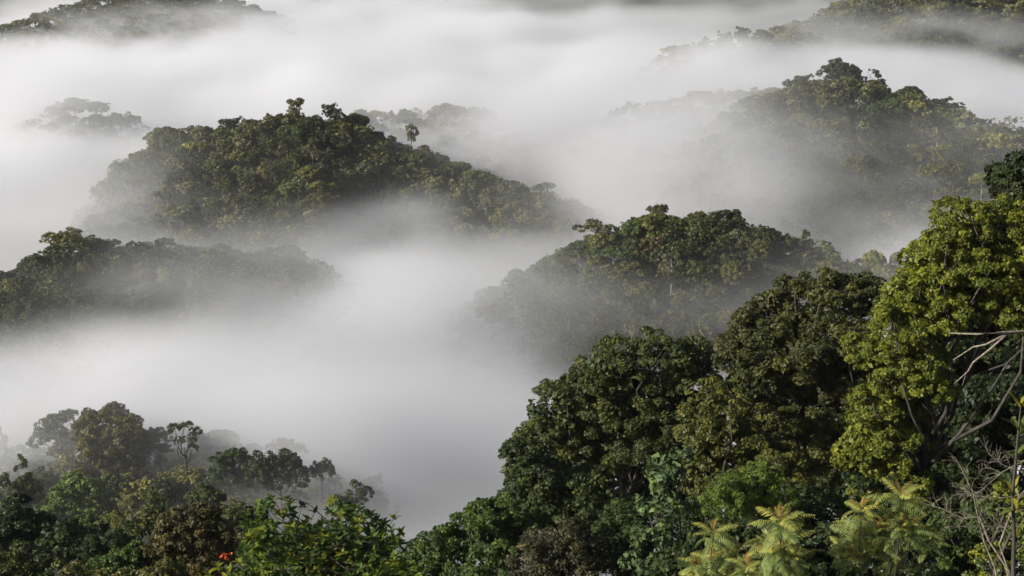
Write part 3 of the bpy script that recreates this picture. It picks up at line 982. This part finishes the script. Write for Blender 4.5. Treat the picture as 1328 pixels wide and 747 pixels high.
near_tree("shrub", "greyish brown twiggy bush at the bottom below the wood's dark left tree", "shrub", 104,
          [(700, 715, 28), (735, 705, 26), (720, 745, 36), (765, 735, 30), (690, 750, 28)], 0.20, (0.046, 0.044, 0.026), cover=1.1, seed=20)
near_tree("large_leaved_tree", "blue-green big-leaved sapling standing at the middle of the near slope's foot", "tree", 92,
          [(862, 610, 22), (885, 590, 16), (850, 650, 26), (880, 660, 24), (845, 700, 28), (870, 725, 30), (825, 735, 24)], 0.42, (0.062, 0.092, 0.040), tint=(0.45, 0.25), cover=1.1, aspect=0.45, seed=21, back=False)
near_tree("shrub", "bright green feathery bush in the hollow above the rightward pinnate saplings", "shrub", 96,
          [(960, 640, 28), (990, 625, 24), (935, 660, 26), (1010, 650, 26), (975, 670, 30)], 0.20, (0.070, 0.100, 0.020), cover=1.2, aspect=0.35, seed=22)
near_tree("shrub", "dark bush filling the gap right of the feathery bush", "shrub", 100,
          [(1060, 660, 34), (1095, 690, 36), (1040, 700, 36), (1080, 735, 36)], 0.24, (0.030, 0.044, 0.015), cover=1.3, seed=23)
near_tree("shrub", "dark shrub behind the blue-green big-leaved sapling", "shrub", 108,
          [(835, 715, 38), (850, 735, 38), (820, 725, 34), (800, 690, 30), (830, 680, 30), (905, 690, 34), (920, 730, 34), (790, 745, 34)], 0.24, (0.032, 0.048, 0.016), cover=1.3, seed=24)
near_tree("shrub", "dim green bush behind the bare twigs in the lower right corner", "shrub", 80,
          [(1230, 690, 30), (1270, 680, 34), (1310, 690, 36), (1250, 735, 40), (1310, 740, 40), (1200, 730, 34)], 0.20, (0.048, 0.068, 0.020), tint=(0.45, 0.25), cover=1.1, seed=25)
near_tree("shrub", "yellow-green leafy bush at the picture's lower right edge", "shrub", 50,
          [(1305, 640, 20), (1330, 670, 26), (1280, 725, 22), (1318, 710, 26), (1300, 750, 28)], 0.12, (0.11, 0.125, 0.022), tint=(0.5, 0.25), cover=0.5, seed=26, back=False)
near_tree("shrub", "bright yellow-green bush at the bottom edge between the leafy tree and the low bush", "shrub", 88,
          [(490, 750, 20), (515, 745, 20), (540, 752, 18), (455, 755, 18)], 0.24, (0.10, 0.13, 0.024), cover=1.2, seed=27)

# the chief trees of the hazy spur
SPUR = "trees on the hazy spur"
near_tree("dome_tree", "huge brown-tipped dome-crowned tree towering over the hazy spur", "tree", 334,
          [(118, 556, 24), (140, 549, 24), (163, 556, 24), (176, 578, 18), (106, 575, 18), (135, 580, 30), (160, 590, 26), (120, 600, 24), (150, 612, 26), (172, 606, 18), (140, 632, 24)],
          0.55, (0.062, 0.060, 0.022), tint=(0.5, 0.2), nsub=22, rel=(0.2, 0.32), low=-0.5, cover=1.4, seed=71, group=SPUR)
near_tree("dome_tree", "smooth black-green domed tree on the right half of the hazy spur", "tree", 318,
          [(345, 604, 18), (365, 600, 16), (383, 606, 16), (335, 622, 18), (360, 620, 22), (385, 625, 16)],
          0.5, (0.028, 0.036, 0.016), nsub=20, rel=(0.2, 0.32), low=-0.5, cover=1.4, seed=72, group=SPUR)
near_tree("rainforest_tree", "uneven dark tree between the slender flat-topped tree and the black dome", "tree", 322,
          [(283, 598, 13), (303, 592, 12), (320, 602, 12), (290, 615, 15), (313, 620, 15), (278, 625, 12)],
          0.5, (0.036, 0.052, 0.02), nsub=16, low=-0.5, cover=1.3, seed=73, group=SPUR)
near_tree("emergent_tree", "slender flat-topped tree on a tall pale trunk right of the huge dome tree", "tree", 326,
          [(226, 556, 8), (240, 553, 9), (253, 560, 8), (246, 570, 8), (232, 572, 7), (250, 582, 7)],
          0.5, (0.036, 0.050, 0.02), nsub=14, low=-0.3, cover=1.2, seed=74, group=SPUR, back=False)
near_tree("rainforest_tree", "loose grey-green tree just left of the huge dome-crowned tree", "tree", 343,
          [(58, 552, 13), (75, 545, 12), (90, 540, 11), (70, 565, 15), (50, 572, 13), (90, 565, 14), (80, 585, 16)],
          0.5, (0.075, 0.085, 0.045), nsub=14, low=-0.5, cover=0.9, bark=M_pale, seed=75, group=SPUR)
near_tree("rainforest_tree", "bright green spreading tree below the huge dome-crowned tree", "tree", 296,
          [(80, 640, 16), (100, 628, 16), (120, 636, 14), (92, 655, 18), (115, 658, 15), (70, 662, 15)],
          0.42, (0.085, 0.12, 0.036), nsub=16, low=-0.5, cover=1.2, seed=76, group=SPUR)

near_tree("shrub", "misty green bush rising behind the feathery dark corner tree", "shrub", 205,
          [(110, 690, 18), (140, 684, 18), (165, 694, 18), (125, 706, 22), (160, 712, 20), (95, 705, 18)], 0.36, (0.058, 0.078, 0.026), cover=1.3, seed=58)
near_tree("shrub", "misty olive bush rising behind the rusty rounded tree", "shrub", 215,
          [(195, 672, 16), (300, 668, 18), (325, 676, 16), (190, 692, 20), (310, 690, 22), (335, 698, 18)], 0.36, (0.062, 0.070, 0.026), cover=1.3, seed=59)

# the lower left corner
near_tree("rainforest_tree", "nearly black tree in the lower left corner", "tree", 168,
          [(20, 682, 30), (50, 688, 24), (-8, 700, 34), (30, 712, 34)], 0.40, (0.022, 0.034, 0.014), cover=1.4, seed=31)
near_tree("rainforest_tree", "dark tree just right of the nearly black corner tree", "tree", 163,
          [(78, 690, 18), (105, 704, 22), (70, 712, 24), (98, 726, 24)], 0.38, (0.028, 0.042, 0.016), cover=1.3, seed=32)
near_tree("umbrella_tree", "feathery dark tree with level layers in the lower left corner", "tree", 158,
          [(118, 708, 14), (146, 703, 14), (130, 718, 20), (160, 722, 14)], 0.3, (0.030, 0.044, 0.018), cover=1.2, aspect=0.4, seed=33)
near_tree("shrub", "dull olive bush at the very corner, lower left", "shrub", 140, [(20, 738, 30), (55, 742, 26), (-10, 745, 30)], 0.32, (0.046, 0.058, 0.018), cover=1.3, seed=34)
near_tree("shrub", "small deep green bush between the corner bush and the rusty rounded tree", "shrub", 138, [(150, 730, 18), (172, 722, 16), (125, 742, 20), (168, 742, 20)], 0.3, (0.046, 0.074, 0.018), cover=1.3, seed=35)
near_tree("dome_tree", "rusty brown rounded tree near the lower left corner", "tree", 138,
          [(225, 688, 26), (255, 684, 28), (282, 694, 20), (212, 712, 26), (250, 715, 36), (285, 722, 24), (225, 742, 30), (270, 748, 30)], 0.30, (0.060, 0.054, 0.024), tint=(0.5, 0.2), nsub=20, rel=(0.2, 0.34), cover=1.4, seed=36)
near_tree("shrub", "olive bush at the bottom edge below the rusty rounded tree", "shrub", 120, [(92, 748, 18), (200, 750, 20), (225, 746, 16), (165, 752, 18)], 0.26, (0.085, 0.085, 0.026), cover=1.2, seed=37)


# ---- broad-leaved tree with leaves in rosettes, at the bottom
def blade(L_, wd, droop, n=4):
    """one leaf blade along +X, folded along its midrib"""
    t_ = np.linspace(0, 1, n + 1)
    wv = wd * np.sin(math.pi * (0.08 + 0.92 * t_) ** 0.8) * 0.5 + 0.002
    wv[-1] = 0.002
    zc = -droop * t_ ** 2 * L_
    mid = np.stack([t_ * L_, np.zeros(n + 1), zc], -1)
    up = 0.25 * wv
    lf = np.stack([t_ * L_, wv, zc + up], -1)
    rt = np.stack([t_ * L_, -wv, zc + up], -1)
    V = np.concatenate([mid, lf, rt])
    k = np.arange(n)
    m1 = n + 1
    F = np.concatenate([np.stack([k, k + 1, k + 1 + m1, k + m1], -1), np.stack([k + 1, k, k + 2 * m1, k + 1 + 2 * m1], -1)])
    return V, F


def frame_of(x, up, g=None):
    x = unit(np.asarray(x, float))
    y = unit(np.cross(up, x))
    return np.stack([x, y, np.cross(x, y)], 0)


class Leaves:
    def __init__(self):
        self.v, self.f, self.t, self.n = [], [], [], 0

    def put(self, V, F, Rm, pos, tint):
        self.v.append(V @ Rm + pos)
        self.f.append(F + self.n)
        self.t.append(np.full(len(V), tint))
        self.n += len(V)

    def rosette(self, tip, axis, L_, wd, count, g, tint, droop=0.35, spread=(0.5, 1.5)):
        axis = unit(np.asarray(axis, float))
        a = unit(np.cross(axis, [0.3, 0.2, 0.9]))
        b_ = np.cross(axis, a)
        for k in range(count):
            th = k * 2.4 + g.uniform(-.4, .4)
            tilt = g.uniform(*spread)
            d = axis * math.cos(tilt) + (a * math.cos(th) + b_ * math.sin(th)) * math.sin(tilt)
            V, F = blade(L_ * g.uniform(.7, 1.15), wd * g.uniform(.8, 1.15), droop * g.uniform(.4, 1.4), 3)
            self.put(V, F, frame_of(d, axis + g.normal(0, .1, 3)), tip + axis * g.uniform(-.25, .1) * L_, float(np.clip(tint + g.normal(0, .13), 0, 1)))

    def mesh(self, name, mat):
        return mesh(name, np.concatenate(self.v), np.concatenate(self.f), mat, {"tint": np.concatenate(self.t)}, smooth=True)


g = np.random.default_rng(41)
Yb = 66.0
bx, by = at(410, 747, Yb)[0], Yb
org = np.array([bx, by, float(ground(bx, by))])
root = thing("broad_leaved_tree", org, "bright broad-leaved tree with glossy leaf rosettes at the bottom edge", "tree", NEAR)
LV, T = Leaves(), Tubes()
sil = [(318, 668), (335, 655), (352, 648), (372, 646), (392, 656), (408, 664), (430, 650), (452, 656), (468, 660), (488, 676), (512, 672), (520, 690), (326, 690), (345, 680), (505, 702)]
tips = [(x, y, g.uniform(-1.2, 1.2)) for x, y in sil]
for k in range(500):
    x = g.uniform(312, 524)
    topy = np.interp(x, [312, 340, 372, 400, 432, 470, 524], [690, 652, 648, 664, 654, 664, 694])
    y = topy + g.normal(0, 5) + g.uniform(0.0, 1) ** 0.9 * (775 - topy)
    tips.append((x, y, g.uniform(-2.4, 2.0)))
forks = [np.array([g.normal(0, .8), g.normal(0, .7), at(410, 735, Yb)[2] - org[2] + g.uniform(-.4, .8)]) for _ in range(7)]
for k, (x, y, dy) in enumerate(tips):
    tip = at(x, y, Yb + dy) - org
    ax = np.array([g.normal(0, .35), g.normal(-.1, .35), 1.0])
    LV.rosette(tip, ax, g.uniform(.30, .42), g.uniform(.13, .18), int(g.integers(7, 11)), g, g.choice([0.1, 0.4, 0.65, 0.95], p=[.3, .25, .25, .2]))
    if k < 60:
        f = forks[k % 7]
        T.limb(f, tip, 0.035, 0.012, g, 0.08, 5, 6)
for f in forks:
    T.limb((0, 0, 0.5), f, 0.09, 0.04, g, 0.05, 6, 6)
T.add([(0, 0, -3), (0, 0, 0), (0, 0, 1.2)], [0.16, 0.13, 0.1], 8)
link("trunk", T.mesh("trunk", M_bark), root)
link("crown", LV.mesh("crown", M_gloss), root, (0.055, 0.088, 0.019))
# orange blossom at its left side
B = Leaves()
for px, py in ((288, 719), (293, 721), (299, 719), (292, 725), (286, 723), (296, 726)):
    B.rosette(at(px, py, Yb) - org, (g.normal(0, .4), -.6, .8), 0.15, 0.09, 8, g, .5, .1, (0.1, 1.3))
o = link("blossom", B.mesh("blossom", M_blossom), root)
o["label"] = "orange blossom cluster"
LB, T2 = Leaves(), Tubes()
for px, py in ((282, 735), (300, 738), (270, 745), (310, 730), (322, 742), (294, 748), (262, 750), (310, 750), (335, 735), (345, 748)):
    q = at(px, py, Yb + g.uniform(-.5, .5)) - org
    LB.rosette(q, (g.normal(-.2, .3), -.2, 1), 0.34, 0.13, 8, g, .8)
    T2.limb((-.3, 0, q[2] - 1.2), q, .03, .01, g, .08)
T2.limb((-.9, 0, at(300, 760, Yb)[2] - org[2]), at(292, 722, Yb) - org, .02, .008, g, .06)
o = link("low_branch", T2.mesh("low_branch", M_bark), root)
link("foliage", LB.mesh("foliage", M_gloss), root, (0.085, 0.12, 0.022))


# ---- saplings with long pinnate fronds
def frond_mesh(name, L_, arch, pairs, g, leaf, wd, curl=0.0):
    """an arching midrib along +X with paired leaflets"""
    LV = Leaves()
    n = pairs
    s = np.linspace(0.08, 1, n)
    ang = 0.5 - arch * s - curl * np.clip(s - .7, 0, 1) * 8
    px_, pz_ = np.cumsum(np.cos(ang)) * L_ / n, np.cumsum(np.sin(ang)) * L_ / n
    for k in range(n):
        ln = leaf * (math.sin(math.pi * (0.15 + 0.8 * s[k])) * 0.8 + 0.25)
        tx, tz = math.cos(ang[k]), math.sin(ang[k])
        for sg in (-1, 1):
            d = np.array([tx * .42, sg * .88, tz * .42 - .12 + g.normal(0, .08)])
            V, F = blade(ln * g.uniform(.9, 1.08), wd, 0.3, 2)
            LV.put(V, F, frame_of(d, np.array([-tz, 0, tx])), np.array([px_[k], 0, pz_[k]]), float(np.clip(.45 + g.normal(0, .12), 0, 1)))
    return LV.mesh(name, M_gloss), np.stack([np.r_[0, px_], np.zeros(n + 1), np.r_[0, pz_]], -1)


g = np.random.default_rng(51)
FROND = [frond_mesh("frond", 1.0, a_, 14, g, .27, .046, c_)[0] for a_, c_ in ((.9, 0), (1.3, 0), (.7, .1), (1.7, .0))]


def pinnate_sapling(label, Y, heads, foot, seed):
    """heads: photo px, py of each growing tip, its reach in px, number of fronds"""
    g = np.random.default_rng(seed)
    bx = at(foot, 747, Y)[0]
    org = np.array([bx, Y, float(ground(bx, Y))])
    root = thing("pinnate_sapling", org, label, "sapling", NEAR)
    T = Tubes()
    heads = heads + [(px + g.uniform(-26, 26), py + g.uniform(12, 40), reach * g.uniform(.7, .95), cnt - 1) for px, py, reach, cnt in heads for _ in range(2)]
    for px, py, reach, cnt in heads:
        reach *= 0.95
        tip = at(px, py, Y + g.uniform(-.3, .3)) - org
        T.limb((g.normal(0, .05), g.normal(0, .05), -1.0), tip, 0.045, 0.016, g, 0.03, 6, 7)
        L_ = reach * Y / FPX
        for k in range(cnt):
            th = k * 2.39996 + g.uniform(-.25, .25)
            age = k / max(cnt - 1, 1)
            o = link("frond", FROND[int(g.integers(4))], root, np.array([.150, .190, .065]) * g.uniform(.85, 1.15) if age > .4 else np.array([.24, .25, .065]) * g.uniform(.85, 1.15))
            o.location = tip - np.array([0, 0, age * .34])
            o.rotation_euler = (g.normal(0, .4), .45 * (age - .55) * 2 + g.normal(0, .12), th)
            o.scale = [L_ * g.uniform(.65, 1.15)] * 3
        for k in range(6):
            o = link("young_frond", FROND[k % 3], root, np.array([.20, .14, .04]) * g.uniform(.8, 1.2))
            o.location = tip + np.array([0, 0, .03 + .02 * k])
            o.rotation_euler = (g.normal(0, .25), -.35 - .12 * k + g.normal(0, .2), g.uniform(0, 6.28))
            o.scale = [L_ * g.uniform(.3, .5)] * 3
    link("stem", T.mesh("stem", M_bark), root)


pinnate_sapling("leftmost of the three pinnate-leaved saplings at the bottom, half hidden", 50, [(925, 690, 42, 13), (955, 715, 36, 11), (905, 735, 38, 11), (945, 745, 34, 10)], 930, 61)
pinnate_sapling("middle pinnate sapling with orange young tips arching over the bottom edge", 44, [(1012, 675, 52, 15), (1000, 712, 44, 13), (1035, 725, 40, 11), (970, 735, 40, 11)], 1010, 62)
pinnate_sapling("tallest pinnate sapling, topped with curled orange young fronds", 45, [(1168, 640, 48, 14), (1118, 660, 46, 14), (1140, 690, 44, 12), (1185, 680, 40, 11), (1105, 695, 36, 10), (1158, 715, 36, 9)], 1140, 63)

# ---- leafless shrub in the lower right corner
g = np.random.default_rng(71)
Yt = 43.0
bx = at(1315, 747, Yt)[0]
org = np.array([bx, Yt, float(ground(bx, Yt))])
root = thing("bare_shrub", org, "leafless pale-twigged shrub in the lower right corner", "shrub", NEAR)
T = Tubes()


def stick(pts, r0, r1, dy=0.0):
    P = np.array([at(x, y, Yt + dy + g.normal(0, .05)) for x, y in pts]) - org
    T.add(P, np.linspace(r0, r1, len(P)), 6)
    return P


stems = [
    stick([(1320, 800), (1305, 735), (1282, 700), (1270, 670), (1248, 672), (1222, 660), (1196, 652)], .05, .010),
    stick([(1300, 790), (1290, 735), (1276, 702), (1268, 668), (1262, 640), (1248, 610), (1238, 592)], .035, .008, .3),
    stick([(1310, 745), (1296, 706), (1310, 668), (1325, 640), (1345, 620)], .03, .010, -.3),
    stick([(1328, 612), (1308, 606), (1292, 598), (1284, 590)], .016, .006, .5),
    stick([(1335, 640), (1300, 646), (1268, 644), (1240, 640)], .014, .006, -.2),
    stick([(1330, 682), (1300, 684), (1270, 682), (1225, 683)], .012, .005, .2),
    stick([(1330, 596), (1300, 612), (1275, 634), (1258, 644)], .014, .006, .1),
]
link("stem", T.mesh("stem", M_dead), root)
T = Tubes()
for P in stems:
    for k in range(16):
        s_ = g.uniform(.3, 1) * (len(P) - 1)
        j = min(int(s_), len(P) - 2)
        a_ = P[j] + (P[j + 1] - P[j]) * (s_ - j)
        d = unit(unit(P[j + 1] - P[j]) * .8 + g.normal(0, .7, 3) + [0, 0, .35])
        q = a_ + d * g.uniform(.2, .75)
        T.limb(a_, q, .008, .003, g, .1, 4, 4)
        for _ in range(2):
            c_ = a_ + (q - a_) * g.uniform(.4, .9)
            T.limb(c_, c_ + unit(d + g.normal(0, .6, 3)) * g.uniform(.1, .35), .005, .002, g, .1, 4, 3)
link("twigs", T.mesh("twigs", M_dead), root)

# ---- young shoot at the right edge
g = np.random.default_rng(81)
Ys = 30.0
bx = at(1314, 747, Ys)[0]
org = np.array([bx, Ys, float(ground(bx, Ys))])
root = thing("young_shoot", org, "thin dark upright shoot with lance leaves at the right edge", "sapling", NEAR)
T, LV = Tubes(), Leaves()
P = np.array([at(x, y, Ys) for x, y in ((1316, 800), (1314, 740), (1315, 690), (1313, 640), (1318, 590), (1322, 545), (1324, 525))]) - org
T.add(P, [.05, .045, .04, .032, .026, .018, .01], 7)
link("stem", T.mesh("stem", M_bark), root)
for px, py, n_, tn in ((1324, 524, 5, .95), (1322, 560, 5, .5), (1318, 592, 4, .4), (1313, 640, 4, .85), (1314, 660, 4, .5)):
    LV.rosette(at(px, py, Ys) - org, (0, -.2, 1), .40, .085, n_, g, tn, .5, (.4, 1.3))
link("foliage", LV.mesh("foliage", M_gloss), root, (0.10, 0.13, 0.028))

# ---- leafless branch ends sticking out of the knobbly tree's right side
g = np.random.default_rng(91)
bp_ = at(915, 470, 140)
org = np.array([bp_[0], 140.0, float(ground(bp_[0], 140.0))])
root = thing("dead_tree", org, "leafless dead tree top poking out right of the knobbly tree", "tree", NEAR)
T = Tubes()
tp = at(912, 455, 140) - org
T.limb((0, 0, -2), tp, .22, .07, g, .02, 7, 7)
for px, py in ((897, 422), (905, 418), (915, 424), (922, 432), (930, 440), (893, 436), (908, 428)):
    q = at(px, py, 140 + g.normal(0, .6)) - org
    T.limb(tp, q, .05, .012, g, .1, 5, 6)
    for _ in range(5):
        c_ = tp + (q - tp) * g.uniform(.4, 1)
        T.limb(c_, c_ + unit(q - tp + g.normal(0, .8, 3)) * g.uniform(.3, .9), .018, .006, g, .12, 4, 3)
link("trunk", T.mesh("trunk", M_dead), root)

# ---- ground cover of the near slope
g = np.random.default_rng(95)
px = g.uniform(-60, 1400, 9000)
Yg_ = g.uniform(30, 190, 9000)
x = (px - 664) / FPX * Yg_ * 1.03
z = ground(x, Yg_)
u, v, d = project(np.stack([x, Yg_, z + .5], -1))
ok = (v > 440) & (v < 900)
P = np.stack([x, Yg_, z + g.uniform(0, .9, len(x))], -1)[ok]
P = np.repeat(P, 14, 0) + g.normal(0, .45, (len(P) * 14, 3)) * [1, 1, .7]
V, F = leaf_quads(P, np.tile([0, 0, 1.0], (len(P), 1)), .26, g, .55)
cc = np.tile(np.array([.030, .044, .015, 1.0]), (len(V), 1))
o = link("undergrowth", mesh("undergrowth", V, F, M_mass, {"tint": np.repeat(np.clip(g.normal(.4, .2, len(P)), 0, 1), 4), "treecol": cc}))
o["kind"] = "stuff"
o["label"] = "low leafy undergrowth covering the near slope"
